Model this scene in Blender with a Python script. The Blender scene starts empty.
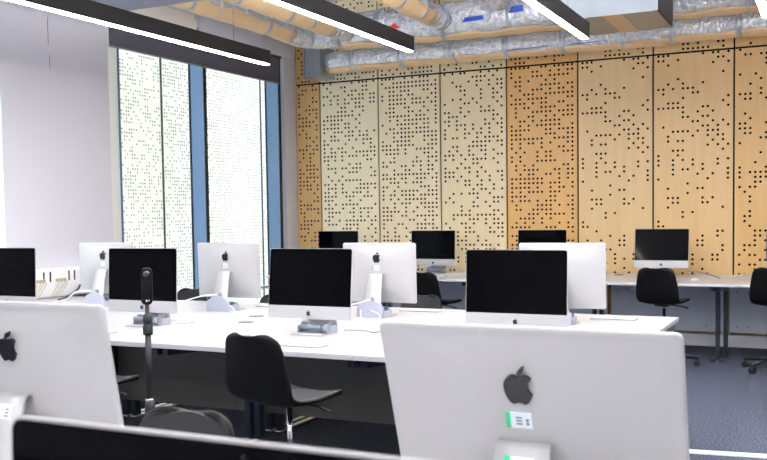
import bpy, bmesh, math, random
from mathutils import Vector, Matrix
random.seed(7)
S = bpy.context.scene
C = S.collection
PI = math.pi
R = math.radians

# ------------------------------------------------------------------ materials
def srgb(r, g, b):
    def f(c):
        c /= 255.0
        return c / 12.92 if c <= 0.04045 else ((c + 0.055) / 1.055) ** 2.4
    return (f(r), f(g), f(b), 1.0)

def newmat(name):
    m = bpy.data.materials.new(name)
    m.use_nodes = True
    nt = m.node_tree
    return m, nt, nt.nodes['Principled BSDF']

def nd(nt, kind, **kw):
    n = nt.nodes.new(kind)
    for k, v in kw.items():
        setattr(n, k, v)
    return n

def mth(nt, op, a, b=None, c=None):
    n = nt.nodes.new('ShaderNodeMath')
    n.operation = op
    for i, v in enumerate((a, b, c)):
        if v is None:
            continue
        if isinstance(v, (int, float)):
            n.inputs[i].default_value = v
        else:
            nt.links.new(v, n.inputs[i])
    return n.outputs[0]

def mat(name, col, rough=0.5, metal=0.0, spec=0.5, noise=0.0, nscale=40.0, bump=0.0, coat=0.0):
    m, nt, p = newmat(name)
    p.inputs['Base Color'].default_value = col
    p.inputs['Roughness'].default_value = rough
    p.inputs['Metallic'].default_value = metal
    p.inputs['Specular IOR Level'].default_value = spec
    p.inputs['Coat Weight'].default_value = coat
    tc = nd(nt, 'ShaderNodeTexCoord')
    nz = nd(nt, 'ShaderNodeTexNoise')
    nz.inputs['Scale'].default_value = nscale
    nz.inputs['Detail'].default_value = 3
    nt.links.new(tc.outputs['Object'], nz.inputs['Vector'])
    if noise > 0:
        mx = nd(nt, 'ShaderNodeMix', data_type='RGBA')
        mx.inputs[6].default_value = tuple(c * (1 - noise) for c in col[:3]) + (1,)
        mx.inputs[7].default_value = tuple(min(1, c * (1 + noise)) for c in col[:3]) + (1,)
        nt.links.new(nz.outputs['Fac'], mx.inputs[0])
        nt.links.new(mx.outputs[2], p.inputs['Base Color'])
    if bump > 0:
        b = nd(nt, 'ShaderNodeBump')
        b.inputs['Strength'].default_value = bump
        b.inputs['Distance'].default_value = 0.01
        nt.links.new(nz.outputs['Fac'], b.inputs['Height'])
        nt.links.new(b.outputs[0], p.inputs['Normal'])
    return m

def dotmat(name, base, grain, dot, axis, pitch, radius, dens, seed, off, rough=0.4, wood=True, translucent=0.0, spec=0.5, cols=None):
    """board drilled on a square grid, a share of the holes left out"""
    m, nt, p = newmat(name)
    L = nt.links.new
    tc = nd(nt, 'ShaderNodeTexCoord')
    sp = nd(nt, 'ShaderNodeSeparateXYZ')
    L(tc.outputs['Object'], sp.inputs[0])
    u = mth(nt, 'DIVIDE', mth(nt, 'ADD', sp.outputs[axis], -off), pitch)
    v = mth(nt, 'DIVIDE', sp.outputs[2], pitch)
    iu, iv = mth(nt, 'FLOOR', u), mth(nt, 'FLOOR', v)
    fu, fv = mth(nt, 'SUBTRACT', mth(nt, 'FRACT', u), 0.5), mth(nt, 'SUBTRACT', mth(nt, 'FRACT', v), 0.5)
    d = mth(nt, 'SQRT', mth(nt, 'ADD', mth(nt, 'MULTIPLY', fu, fu), mth(nt, 'MULTIPLY', fv, fv)))
    hole = mth(nt, 'LESS_THAN', d, radius / pitch)
    if cols:
        hole = mth(nt, 'MULTIPLY', hole, mth(nt, 'MULTIPLY', mth(nt, 'GREATER_THAN', iu, -0.5), mth(nt, 'LESS_THAN', iu, cols - 0.5)))
    cv = nd(nt, 'ShaderNodeCombineXYZ')
    L(mth(nt, 'ADD', iu, seed * 17.0), cv.inputs[0]); L(iv, cv.inputs[1])
    cv.inputs[2].default_value = seed * 3.1
    wn = nd(nt, 'ShaderNodeTexWhiteNoise', noise_dimensions='3D')
    L(cv.outputs[0], wn.inputs['Vector'])
    nz = nd(nt, 'ShaderNodeTexNoise')
    nz.inputs['Scale'].default_value = 0.23
    nz.inputs['Detail'].default_value = 1
    L(cv.outputs[0], nz.inputs['Vector'])
    thr = mth(nt, 'ADD', mth(nt, 'MULTIPLY', mth(nt, 'SUBTRACT', nz.outputs['Fac'], 0.5), 1.1), dens)
    on = mth(nt, 'MULTIPLY', hole, mth(nt, 'LESS_THAN', wn.outputs['Value'], thr))
    n2 = nd(nt, 'ShaderNodeTexNoise')
    n2.inputs['Scale'].default_value = 1.0
    n2.inputs['Detail'].default_value = 5
    mp = nd(nt, 'ShaderNodeMapping')
    mp.inputs['Scale'].default_value = (22, 22, 1.6)
    mp.inputs['Location'].default_value = (seed * 5.3, seed * 2.1, seed)
    L(tc.outputs['Object'], mp.inputs[0]); L(mp.outputs[0], n2.inputs['Vector'])
    mx = nd(nt, 'ShaderNodeMix', data_type='RGBA')
    mx.inputs[6].default_value = base
    mx.inputs[7].default_value = grain
    L(n2.outputs['Fac'], mx.inputs[0])
    m2 = nd(nt, 'ShaderNodeMix', data_type='RGBA')
    L(on, m2.inputs[0]); L(mx.outputs[2], m2.inputs[6])
    m2.inputs[7].default_value = dot
    L(m2.outputs[2], p.inputs['Base Color'])
    p.inputs['Roughness'].default_value = rough
    L(mth(nt, 'MULTIPLY', mth(nt, 'SUBTRACT', 1.0, on), spec), p.inputs['Specular IOR Level'])
    if translucent > 0:
        tr = nd(nt, 'ShaderNodeBsdfTranslucent')
        L(m2.outputs[2], tr.inputs[0])
        ms = nd(nt, 'ShaderNodeMixShader')
        ms.inputs[0].default_value = translucent
        L(p.outputs[0], ms.inputs[1]); L(tr.outputs[0], ms.inputs[2])
        out = [n for n in nt.nodes if n.type == 'OUTPUT_MATERIAL'][0]
        L(ms.outputs[0], out.inputs[0])
    return m

def emit(name, col, strength):
    m, nt, p = newmat(name)
    p.inputs['Base Color'].default_value = (0.8, 0.8, 0.8, 1)
    p.inputs['Emission Color'].default_value = col
    p.inputs['Emission Strength'].default_value = strength
    return m

def glassmat(name, tint):
    m, nt, p = newmat(name)
    nt.nodes.remove(p)
    t = nd(nt, 'ShaderNodeBsdfTransparent'); t.inputs[0].default_value = tint
    g = nd(nt, 'ShaderNodeBsdfGlossy'); g.inputs['Roughness'].default_value = 0.02
    ms = nd(nt, 'ShaderNodeMixShader')
    ms.inputs[0].default_value = 0.05
    nt.links.new(t.outputs[0], ms.inputs[1]); nt.links.new(g.outputs[0], ms.inputs[2])
    out = [n for n in nt.nodes if n.type == 'OUTPUT_MATERIAL'][0]
    nt.links.new(ms.outputs[0], out.inputs[0])
    return m

def foilmat():
    m, nt, p = newmat('crinkled_foil')
    L = nt.links.new
    p.inputs['Metallic'].default_value = 0.6
    p.inputs['Roughness'].default_value = 0.22
    tc = nd(nt, 'ShaderNodeTexCoord')
    n1 = nd(nt, 'ShaderNodeTexNoise'); n1.inputs['Scale'].default_value = 14; n1.inputs['Detail'].default_value = 6
    n1.inputs['Distortion'].default_value = 1.5
    L(tc.outputs['Object'], n1.inputs['Vector'])
    vo = nd(nt, 'ShaderNodeTexVoronoi'); vo.inputs['Scale'].default_value = 22
    L(tc.outputs['Object'], vo.inputs['Vector'])
    h = mth(nt, 'ADD', n1.outputs['Fac'], mth(nt, 'MULTIPLY', vo.outputs['Distance'], 0.5))
    b = nd(nt, 'ShaderNodeBump'); b.inputs['Strength'].default_value = 0.9; b.inputs['Distance'].default_value = 0.03
    L(h, b.inputs['Height']); L(b.outputs[0], p.inputs['Normal'])
    cr = nd(nt, 'ShaderNodeValToRGB')
    cr.color_ramp.elements[0].position = 0.3; cr.color_ramp.elements[0].color = srgb(205, 212, 228)
    cr.color_ramp.elements[1].position = 0.6; cr.color_ramp.elements[1].color = srgb(246, 247, 250)
    L(n1.outputs['Fac'], cr.inputs[0]); L(cr.outputs[0], p.inputs['Base Color'])
    return m

def carpetmat():
    m, nt, p = newmat('flecked_carpet')
    L = nt.links.new
    tc = nd(nt, 'ShaderNodeTexCoord')
    n1 = nd(nt, 'ShaderNodeTexNoise'); n1.inputs['Scale'].default_value = 90; n1.inputs['Detail'].default_value = 4
    L(tc.outputs['Object'], n1.inputs['Vector'])
    cr = nd(nt, 'ShaderNodeValToRGB')
    cr.color_ramp.elements[0].position = 0.36; cr.color_ramp.elements[0].color = srgb(34, 39, 52)
    cr.color_ramp.elements[1].position = 0.66; cr.color_ramp.elements[1].color = srgb(106, 112, 130)
    L(n1.outputs['Fac'], cr.inputs[0]); L(cr.outputs[0], p.inputs['Base Color'])
    p.inputs['Roughness'].default_value = 0.95
    p.inputs['Specular IOR Level'].default_value = 0.1
    b = nd(nt, 'ShaderNodeBump'); b.inputs['Strength'].default_value = 0.5; b.inputs['Distance'].default_value = 0.01
    L(n1.outputs['Fac'], b.inputs['Height']); L(b.outputs[0], p.inputs['Normal'])
    return m

M = dict(
    alu=mat('brushed_aluminium', srgb(180, 180, 181), 0.42, 0.25, 0.5),
    chin=mat('pale_aluminium', srgb(182, 182, 185), 0.40, 0.25, 0.5),
    screen=mat('black_glass', srgb(2, 2, 4), 0.06, 0, 0.05),
    rim=mat('dark_gasket', srgb(14, 14, 16), 0.5),
    logo=mat('gloss_black', srgb(10, 11, 14), 0.15),
    lock=mat('grey_steel', srgb(150, 160, 170), 0.3, 0.8),
    lockplate=mat('lilac_white_steel', srgb(172, 176, 192), 0.42, 0.15),
    tag_w=mat('white_tag', srgb(225, 236, 240), 0.5),
    tag_g=mat('green_tag', srgb(30, 190, 125), 0.5),
    tag_d=mat('tag_print', srgb(110, 112, 122), 0.6),
    white=mat('white_laminate', srgb(184, 183, 187), 0.33, 0, 0.45),
    white_w=mat('lightened_laminate', srgb(220, 221, 226), 0.33, 0, 0.45),  # wall desk laminate lightened to make up for weak light there
    edge=mat('desk_edge', srgb(200, 196, 198), 0.5),
    leg=mat('slate_blue_steel', srgb(46, 54, 70), 0.35, 0.35),
    footm=mat('polished_steel', srgb(190, 205, 215), 0.15, 0.9),
    panel=mat('shaded_board', srgb(86, 86, 80), 0.55),  # darkened board, shade under the tables put into its colour
    panel_w=mat('daylit_board', srgb(222, 230, 242), 0.55),  # wall desk board, bluish daylight on it put into the colour
    bolt=mat('bolt_black', srgb(30, 32, 38), 0.4),
    black=mat('black_plastic', srgb(5, 5, 6), 0.5, 0, 0.16),
    sheen_face=mat('sheen_plastic', srgb(24, 24, 28), 0.48, 0, 0.5),  # shell front painted lighter than the rear to stand for lamp sheen
    black2=mat('black_nylon', srgb(16, 17, 20), 0.5),
    chrome=mat('chrome', srgb(200, 200, 205), 0.15, 1.0),
    plaster=mat('lilac_white_paint', srgb(208, 207, 215), 0.6),
    bright=mat('white_paint', srgb(240, 240, 244), 0.55),
    cream=mat('cream_trim', srgb(236, 230, 216), 0.55),
    joint=mat('dark_joint', srgb(60, 58, 62), 0.7),
    shade=mat('charcoal_shade_cloth', srgb(84, 82, 94), 0.8),
    raft=mat('grey_felt', srgb(144, 146, 160), 0.95, 0, 0.1, noise=0.2, nscale=60, bump=0.4),
    ceil=mat('ceiling_grey', srgb(222, 222, 226), 0.9),
    mullion=mat('sky_tinted_metal', srgb(112, 140, 176), 0.25, 0.5),  # grey metal coloured blue to stand for the sky it reflects
    gasket=mat('black_gasket', srgb(12, 16, 24), 0.5),
    frost=dotmat('frosted_strip', srgb(228, 226, 222), srgb(228, 226, 222), srgb(228, 226, 222), 1, 1.0, 0.01, 0.0, 1, 0.0, 0.5, True, 0.6),
    lamp_body=mat('lamp_black', srgb(14, 14, 17), 0.5, 0, 0.3),
    glow=emit('diffuser_glow', (1.0, 0.98, 0.955, 1), 42.0),
    glow_up=emit('added_uplight_glow', (1.0, 0.98, 0.96, 1), 350.0),
    foil=foilmat(),
    tan_strip=mat('tan_matte', srgb(224, 192, 150), 0.6, 0, 0.3, noise=0.12, nscale=9, bump=0.3),
    tape=mat('silver_tape', srgb(198, 204, 216), 0.35, 0.8, noise=0.1),
    red=mat('red_marking', srgb(214, 52, 44), 0.5),
    blue=mat('blue_marking', srgb(40, 76, 170), 0.5),
    galv=mat('galvanised_steel', srgb(158, 166, 174), 0.38, 0.75, noise=0.08, nscale=12),
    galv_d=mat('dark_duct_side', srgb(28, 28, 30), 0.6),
    seam=mat('wall_gap', srgb(10, 9, 8), 0.8, 0, 0.2),
    cable=mat('white_cable', srgb(226, 224, 226), 0.45),
    cable_g=mat('grey_cable', srgb(150, 150, 156), 0.5),
    cable_t=mat('beige_cable', srgb(200, 186, 160), 0.5),
    grom=mat('grey_grommet', srgb(120, 122, 132), 0.45),
    key=mat('white_keys', srgb(240, 240, 243), 0.5),
    strip=mat('white_tape', srgb(228, 228, 230), 0.6),
    carpet=carpetmat(),
    glass=glassmat('window_glass', (0.97, 0.985, 1.0, 1)),
    lens=mat('lens_glass', srgb(30, 36, 28), 0.05, 0, 0.8),
)

# ------------------------------------------------------------------ mesh helpers
def box(bm, x0, x1, y0, y1, z0, z1, mi=0, bev=0.0):
    vs = [bm.verts.new((x, y, z)) for z in (z0, z1) for y in (y0, y1) for x in (x0, x1)]
    fs = []
    for f in ((0, 2, 3, 1), (4, 5, 7, 6), (0, 1, 5, 4), (2, 6, 7, 3), (0, 4, 6, 2), (1, 3, 7, 5)):
        fc = bm.faces.new([vs[i] for i in f]); fc.material_index = mi; fs.append(fc)
    if bev > 0:
        es = list({e for f in fs for e in f.edges})
        r = bmesh.ops.bevel(bm, geom=es, offset=bev, segments=2, affect='EDGES', profile=0.5)
        for f in r['faces']:
            f.material_index = mi
    return vs

def tube(bm, pts, rad, n=10, mi=0, cap=True, closed=False):
    """round bar along points; rad is a number or one per point"""
    pts = [Vector(p) for p in pts]
    rad = rad if isinstance(rad, (list, tuple)) else [rad] * len(pts)
    rings = []
    up = None
    for i, p in enumerate(pts):
        a = pts[max(0, i - 1)]; b = pts[min(len(pts) - 1, i + 1)]
        t = (b - a).normalized()
        if up is None:
            up = Vector((0, 0, 1)) if abs(t.z) < 0.9 else Vector((1, 0, 0))
        s = t.cross(up)
        if s.length < 1e-4:
            s = t.cross(Vector((0, 1, 0)))
        s.normalize(); w = s.cross(t).normalized(); up = w
        rings.append([bm.verts.new(p + (s * math.cos(2 * PI * k / n) + w * math.sin(2 * PI * k / n)) * rad[i]) for k in range(n)])
    for i in range(len(rings) - 1):
        for k in range(n):
            f = bm.faces.new((rings[i][k], rings[i][(k + 1) % n], rings[i + 1][(k + 1) % n], rings[i + 1][k]))
            f.material_index = mi; f.smooth = True
    if cap:
        f = bm.faces.new(rings[0][::-1]); f.material_index = mi
        f = bm.faces.new(rings[-1]); f.material_index = mi
    return rings

def spline(pts, n=8):
    pts = [Vector(p) for p in pts]
    P = [pts[0] * 2 - pts[1]] + pts + [pts[-1] * 2 - pts[-2]]
    out = []
    for i in range(1, len(P) - 2):
        for k in range(n):
            t = k / n
            a, b, c, d = P[i - 1], P[i], P[i + 1], P[i + 2]
            out.append(0.5 * ((2 * b) + (c - a) * t + (2 * a - 5 * b + 4 * c - d) * t * t + (3 * b - a - 3 * c + d) * t ** 3))
    out.append(pts[-1])
    return out

def lathe(bm, prof, n=20, mi=0, cx=0, cy=0):
    rings = [[bm.verts.new((cx + r * math.cos(2 * PI * k / n), cy + r * math.sin(2 * PI * k / n), z)) for k in range(n)] for r, z in prof]
    for i in range(len(rings) - 1):
        for k in range(n):
            f = bm.faces.new((rings[i][k], rings[i][(k + 1) % n], rings[i + 1][(k + 1) % n], rings[i + 1][k]))
            f.material_index = mi; f.smooth = True
    bm.faces.new(rings[0][::-1]).material_index = mi
    bm.faces.new(rings[-1]).material_index = mi

def rrect(w, h, r, x0=0, z0=0, n=5, tops_only=False):
    """outline of a rounded rectangle (counterclockwise in x,z)"""
    o = []
    for cx, cz, a0, rr in ((w / 2, -h / 2, -90, 0.0005 if tops_only else r), (w / 2, h / 2, 0, r), (-w / 2, h / 2, 90, r), (-w / 2, -h / 2, 180, 0.0005 if tops_only else r)):
        ccx = cx - math.copysign(rr, cx); ccz = cz - math.copysign(rr, cz)
        for k in range(n + 1):
            a = R(a0 + 90 * k / n)
            o.append((x0 + ccx + rr * math.cos(a), z0 + ccz + rr * math.sin(a)))
    return o

def prism_y(bm, outline, y0, y1, mi=0):
    """outline in (x,z), extruded along y"""
    a = [bm.verts.new((x, y0, z)) for x, z in outline]
    b = [bm.verts.new((x, y1, z)) for x, z in outline]
    n = len(a)
    bm.faces.new(a).material_index = mi
    bm.faces.new(b[::-1]).material_index = mi
    for k in range(n):
        bm.faces.new((a[k], b[k], b[(k + 1) % n], a[(k + 1) % n])).material_index = mi

def link(name, bm, mats, parent=None, loc=(0, 0, 0), rot=(0, 0, 0), smooth=False):
    bmesh.ops.recalc_face_normals(bm, faces=bm.faces[:])
    me = bpy.data.meshes.new(name)
    bm.to_mesh(me); bm.free()
    for m in (mats if isinstance(mats, (list, tuple)) else [mats]):
        me.materials.append(m)
    if smooth:
        for p in me.polygons:
            p.use_smooth = True
    o = bpy.data.objects.new(name, me)
    C.objects.link(o)
    o.location = loc; o.rotation_euler = rot
    if parent:
        o.parent = parent
    return o

def bmn():
    return bmesh.new()

def tag(o, label, cat, group=None, kind=None):
    o['label'] = label; o['category'] = cat
    if group: o['group'] = group
    if kind: o['kind'] = kind
    return o

def thing(name, label, cat, loc=(0, 0, 0), rz=0.0, group=None):
    o = bpy.data.objects.new(name, None)
    o.empty_display_size = 0.1
    C.objects.link(o)
    o.location = loc; o.rotation_euler = (0, 0, rz)
    return tag(o, label, cat, group)

def copy_tree(o, parent=None):
    c = o.copy(); C.objects.link(c)
    if parent: c.parent = parent
    for ch in list(o.children):
        copy_tree(ch, c)
    return c

def struct(name, bm, mats, parent=None, label=None, cat=None):
    o = link(name, bm, mats, parent)
    if parent is None:
        o['kind'] = 'structure'
        if label: o['label'] = label
        if cat: o['category'] = cat
    return o

# ------------------------------------------------------------------ the room
XW, YB, ZC = -6.136, 10.18, 4.05          # window wall, timber wall, ceiling
XR, YF = 3.2, -3.2
WT = 0.25

bm = bmn(); box(bm, XW - WT, XR, YF, YB + 0.1, -0.1, 0.0)
struct('floor', bm, M['carpet'], label='dark blue grey flecked carpet floor', cat='floor')
bm = bmn(); box(bm, XW - WT, XR, YF, YB + 0.1, ZC, ZC + 0.1)
struct('ceiling', bm, M['ceil'], label='pale grey ceiling above the ducts', cat='ceiling')
bm = bmn(); box(bm, XR, XR + 0.15, YF, YB, 0, ZC)
struct('wall_right', bm, M['bright'], label='plain white wall on the far side of the room', cat='wall')
bm = bmn(); box(bm, XW - WT, XR, YF - 0.15, YF, 0, ZC)
struct('wall_front', bm, M['bright'], label='plain white wall behind the viewpoint', cat='wall')

# window wall: piers, sills and heads around two openings
W1 = (6.80, 9.93, 0.30, 3.47)      # y0 y1 z0 z1, the glazed bay by the timber wall
W2 = (3.9, 5.53, 0.80, 3.60)
bm = bmn()
box(bm, XW - WT, XW, YF, W2[0], 0, ZC)
box(bm, XW - WT, XW, W2[1], W1[0], 0, ZC)
box(bm, XW - WT, XW, W1[1], YB + 0.1, 0, ZC)
box(bm, XW - WT, XW, W1[0], W1[1], 0, W1[2])
box(bm, XW - WT, XW, W1[0], W1[1], W1[3], ZC)
box(bm, XW - WT, XW, W2[0], W2[1], 0, W2[2])
box(bm, XW - WT, XW, W2[0], W2[1], W2[3], ZC)
wl = struct('wall_left', bm, M['plaster'], label='smooth lilac white wall and pier beside the tall windows', cat='wall')
bm = bmn()
box(bm, XW, XW + 0.002, 6.060, 6.064, 2.93, 3.17); box(bm, XW, XW + 0.002, 6.068, 6.071, 2.74, 2.85)
link('panel_joint', bm, M['joint'], wl)

# windows: glass set back, deep mullions with sky reflection painted blue, black gaskets
GX = XW - 0.20
wn = bpy.data.objects.new('window_1', None); C.objects.link(wn); wn['kind'] = 'structure'
wn['label'] = 'tall glazed bay with deep mullions tinted by reflected blue sky beside the timber wall'; wn['category'] = 'window'
bm = bmn(); box(bm, GX - 0.006, GX + 0.006, W1[0], W1[1], W1[2], W1[3])
link('window_pane', bm, M['glass'], wn)
bm = bmn()
box(bm, GX - 0.03, GX + 0.03, W1[0], W1[1], W1[2], W1[2] + 0.05)
box(bm, GX - 0.03, GX + 0.03, W1[0], W1[1], W1[3] - 0.05, W1[3])
box(bm, GX - 0.02, GX + 0.03, W1[0] + 0.33, W1[0] + 0.344, W1[2], W1[3])
link('window_frame', bm, M['mullion'], wn)
bm = bmn(); box(bm, GX - 0.02, GX + 0.03, W1[0], W1[1], 0.53, 0.56)
link('window_rail', bm, M['bright'], wn)
bm = bmn(); box(bm, GX + 0.008, GX + 0.014, W1[0], W1[0] + 0.33, W1[2] + 0.05, W1[3] - 0.05)
link('frosted_strip', bm, M['frost'], wn)
for y in (8.265, 9.775):
    bm = bmn(); box(bm, GX + 0.008, XW - 0.006, y, y + 0.055, W1[2], W1[3])
    mo = link('mullion', bm, M['mullion'], wn)
    bm = bmn(); box(bm, XW - 0.006, XW - 0.001, y, y + 0.055, W1[2], W1[3]); box(bm, GX + 0.007, GX + 0.02, y - 0.012, y, W1[2], W1[3])
    link('gasket', bm, M['gasket'], mo)

w2 = bpy.data.objects.new('window_2', None); C.objects.link(w2); w2['kind'] = 'structure'
w2['label'] = 'long window before the white wall, only a bright sliver of it showing'; w2['category'] = 'window'
bm = bmn(); box(bm, GX - 0.006, GX + 0.006, W2[0], W2[1], W2[2], W2[3])
link('window_pane', bm, M['glass'], w2)
bm = bmn()
for y in (W2[0], W2[1] - 0.04):
    box(bm, GX - 0.03, GX + 0.05, y, y + 0.04, W2[2], W2[3])
box(bm, GX - 0.03, GX + 0.05, W2[0], W2[1], W2[2], W2[2] + 0.05)
box(bm, GX - 0.03, GX + 0.05, W2[0], W2[1], W2[3] - 0.05, W2[3])
link('window_frame', bm, M['bright'], w2)

# perforated facade screen standing outside the glazing
SX = -7.3
fs = thing('outside_screen', 'cream perforated screen standing outside the tall glazing', 'screen', (SX, 0, 0))
edges = [6.6, 8.956, 11.106, 13.3]
for i in range(3):
    y0, y1 = edges[i], edges[i + 1]
    sm = dotmat('perforated_cream_%d' % i, srgb(248, 246, 234), srgb(247, 245, 232), srgb(118, 122, 116), 1, 0.041, 0.0105, (0.42, 0.55, 0.5)[i], 3 + i, 0.0, 0.6, True, 0.6)
    bm = bmn(); box(bm, 0, 0.02, 0.008, y1 - y0 - 0.008, -0.4, 5.0)
    link('screen_panel', bm, sm, fs, (0, y0, 0))
for y in edges:
    bm = bmn(); box(bm, 0.021, 0.035, y - 0.011, y + 0.011, -0.4, 5.0)
    link('screen_post', bm, M['leg'], fs)

# timber wall: dark backing, one drilled board per bay, a row of short boards above
wb = bpy.data.objects.new('wall_back', None); C.objects.link(wb); wb['kind'] = 'structure'
wb['label'] = 'perforated plywood wall with dark joints between its boards'; wb['category'] = 'wall'
bm = bmn(); box(bm, XW, XR, YB + 0.02, YB + 0.1, 0, ZC)
link('backing', bm, M['seam'], wb)
seams = [XW, -5.784, -4.975, -4.163, -3.350, -2.534, -1.727, -0.920, -0.11, 0.70, 1.51, 2.32, XR]
PB = [(222, 184, 126), (255, 244, 212), (255, 241, 206), (254, 238, 198), (238, 194, 130), (242, 212, 162), (242, 208, 154), (238, 198, 136), (220, 180, 124), (216, 172, 112), (220, 182, 128), (216, 172, 112)]  # veneer tints; pale boards near the windows have daylight glare painted in
DN = [0.5, 0.47, 0.62, 0.47, 0.60, 0.27, 0.27, 0.26, 0.3, 0.3, 0.3, 0.3]
SD = [1, 2, 3, 4, 5, 6, 6, 8, 9, 10, 11, 12]
for i in range(len(seams) - 1):
    x0, x1 = seams[i] + 0.009, seams[i + 1] - 0.009
    c = PB[i]
    w = x1 - x0
    n = max(3, int((w - 0.012) / 0.0497)); pitch = 0.0497
    off = (w - n * pitch) / 2
    dm = dotmat('drilled_plywood_%d' % i, srgb(*c), srgb(c[0] - 14, c[1] - 20, c[2] - 24), srgb(26, 20, 16), 0, pitch, 0.0130, DN[i], SD[i], off, 0.34, True, 0, 0.5, n)
    for z0, z1 in ((0.135, 3.056), (3.077, 3.70), (3.719, ZC)):
        bm = bmn(); box(bm, 0, w, 0, 0.02, 0, z1 - z0)
        link('plywood_board', bm, dm, wb, (x0, YB, z0))
bm = bmn(); box(bm, XW, XR, YB - 0.03, YB + 0.02, 0, 0.13)
struct('baseboard_back', bm, M['bright'], label='white skirting along the foot of the timber wall', cat='baseboard')

# trims over the windows
bm = bmn(); box(bm, XW, XW + 0.06, 8.12, 10.05, 3.45, 3.66, 0, 0.004); box(bm, XW + 0.06, XW + 0.068, 8.12, 10.05, 3.365, 3.66); box(bm, XW + 0.0, XW + 0.09, 8.12, 10.05, 3.66, 3.69)
struct('trim_1', bm, M['plaster'], label='lilac white fascia board over the second window bay', cat='trim')
bm = bmn(); box(bm, XW, XW + 0.06, 5.6, 8.10, 3.39, 3.50); box(bm, XW, XW + 0.03, 5.6, 8.10, 3.50, 3.56); box(bm, XW, XW + 0.07, 5.6, 8.10, 3.70, 3.74)
struct('trim_2', bm, M['cream'], label='cream stepped head trim over the first window bay', cat='trim')

# charcoal roller blind, part lowered
rb = thing('roller_blind', 'charcoal roller blind part lowered over the tall glazing', 'blind', (XW + 0.009, 0, 0))
bm = bmn(); box(bm, -0.002, 0.002, 6.81, 9.78, 3.045, 3.36); link('blind_cloth', bm, M['shade'], rb)
bm = bmn(); box(bm, -0.006, 0.006, 6.81, 9.78, 3.032, 3.046); link('bottom_bar', bm, M['galv'], rb)
bm = bmn(); tube(bm, [(0.024, 6.81, 3.36), (0.024, 9.78, 3.36)], 0.022); link('roller_tube', bm, M['shade'], rb)
# pull cord hanging on the fascia
bm = bmn(); tube(bm, [(XW + 0.075, 9.33, 3.66), (XW + 0.075, 9.33, 3.40)], 0.004, 6); tube(bm, [(XW + 0.075, 9.33, 3.40), (XW + 0.075, 9.33, 3.37)], 0.010, 8)
tag(link('pull_cord', bm, M['cable']), 'thin white pull cord with a small knob on the fascia', 'cord')

# ceiling raft
cr = thing('acoustic_panel', 'grey felt acoustic panel hung above the first strip lamp', 'panel', (0, 0, 3.10))
bm = bmn(); box(bm, -5.39, -3.9, 1.6, 5.97, 0.001, 0.06); link('felt_slab', bm, M['raft'], cr)
for x in (-5.1, -4.2):
    for y in (2.2, 5.4):
        bm = bmn(); tube(bm, [(x, y, 0.06), (x, y, ZC - 3.10)], 0.003, 6); link('hanger', bm, M['chrome'], cr)

# ------------------------------------------------------------------ linear lamps
def lamp(x, y0, y1, label, top=ZC, up=True):
    t = thing('strip_lamp', label, 'lamp', (x, y0, 2.72), 0, 'black linear ceiling lamps')
    ln = y1 - y0
    bm = bmn(); box(bm, -0.035, 0.035, 0, ln, 0.010, 0.125, 0, 0.002); link('housing', bm, M['lamp_body'], t)
    bm = bmn(); box(bm, -0.024, 0.024, 0.004, ln - 0.004, 0.004, 0.0095); link('diffuser', bm, M['glow'], t)
    if up:  # unseen glowing strip added to brighten ducts, ceiling and timber wall
        bm = bmn(); box(bm, -0.012, 0.012, 0.05, ln - 0.05, 0.1252, 0.1256); link('added_uplight', bm, M['glow_up'], t)
    for y in (0.5, ln - 0.5):
        bm = bmn(); tube(bm, [(0, y, 0.125), (0, y, top - 2.72)], 0.0012, 6); link('hanger', bm, M['lamp_body'], t)
    return t
lamp(-4.41, 1.9, 6.86, 'black strip lamp hung below the grey felt panel beside the windows', 3.10, False)
lamp(-3.075, 1.9, 6.90, 'black strip lamp hung across the tan sided ducts')
lamp(-1.70, 1.9, 7.06, 'black strip lamp ending just under the galvanised air unit', ZC, False)
lamp(-0.42, 1.9, 6.90, 'black strip lamp in the top corner past the air unit')
for x in (-4.41, -1.70, 1.0):
    lamp(x, -2.9, 0.6, 'black strip lamp hung over the viewpoint, out of the picture')
lamp(1.0, 1.9, 6.9, 'black strip lamp beside the plain white wall, out of the picture')

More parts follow.
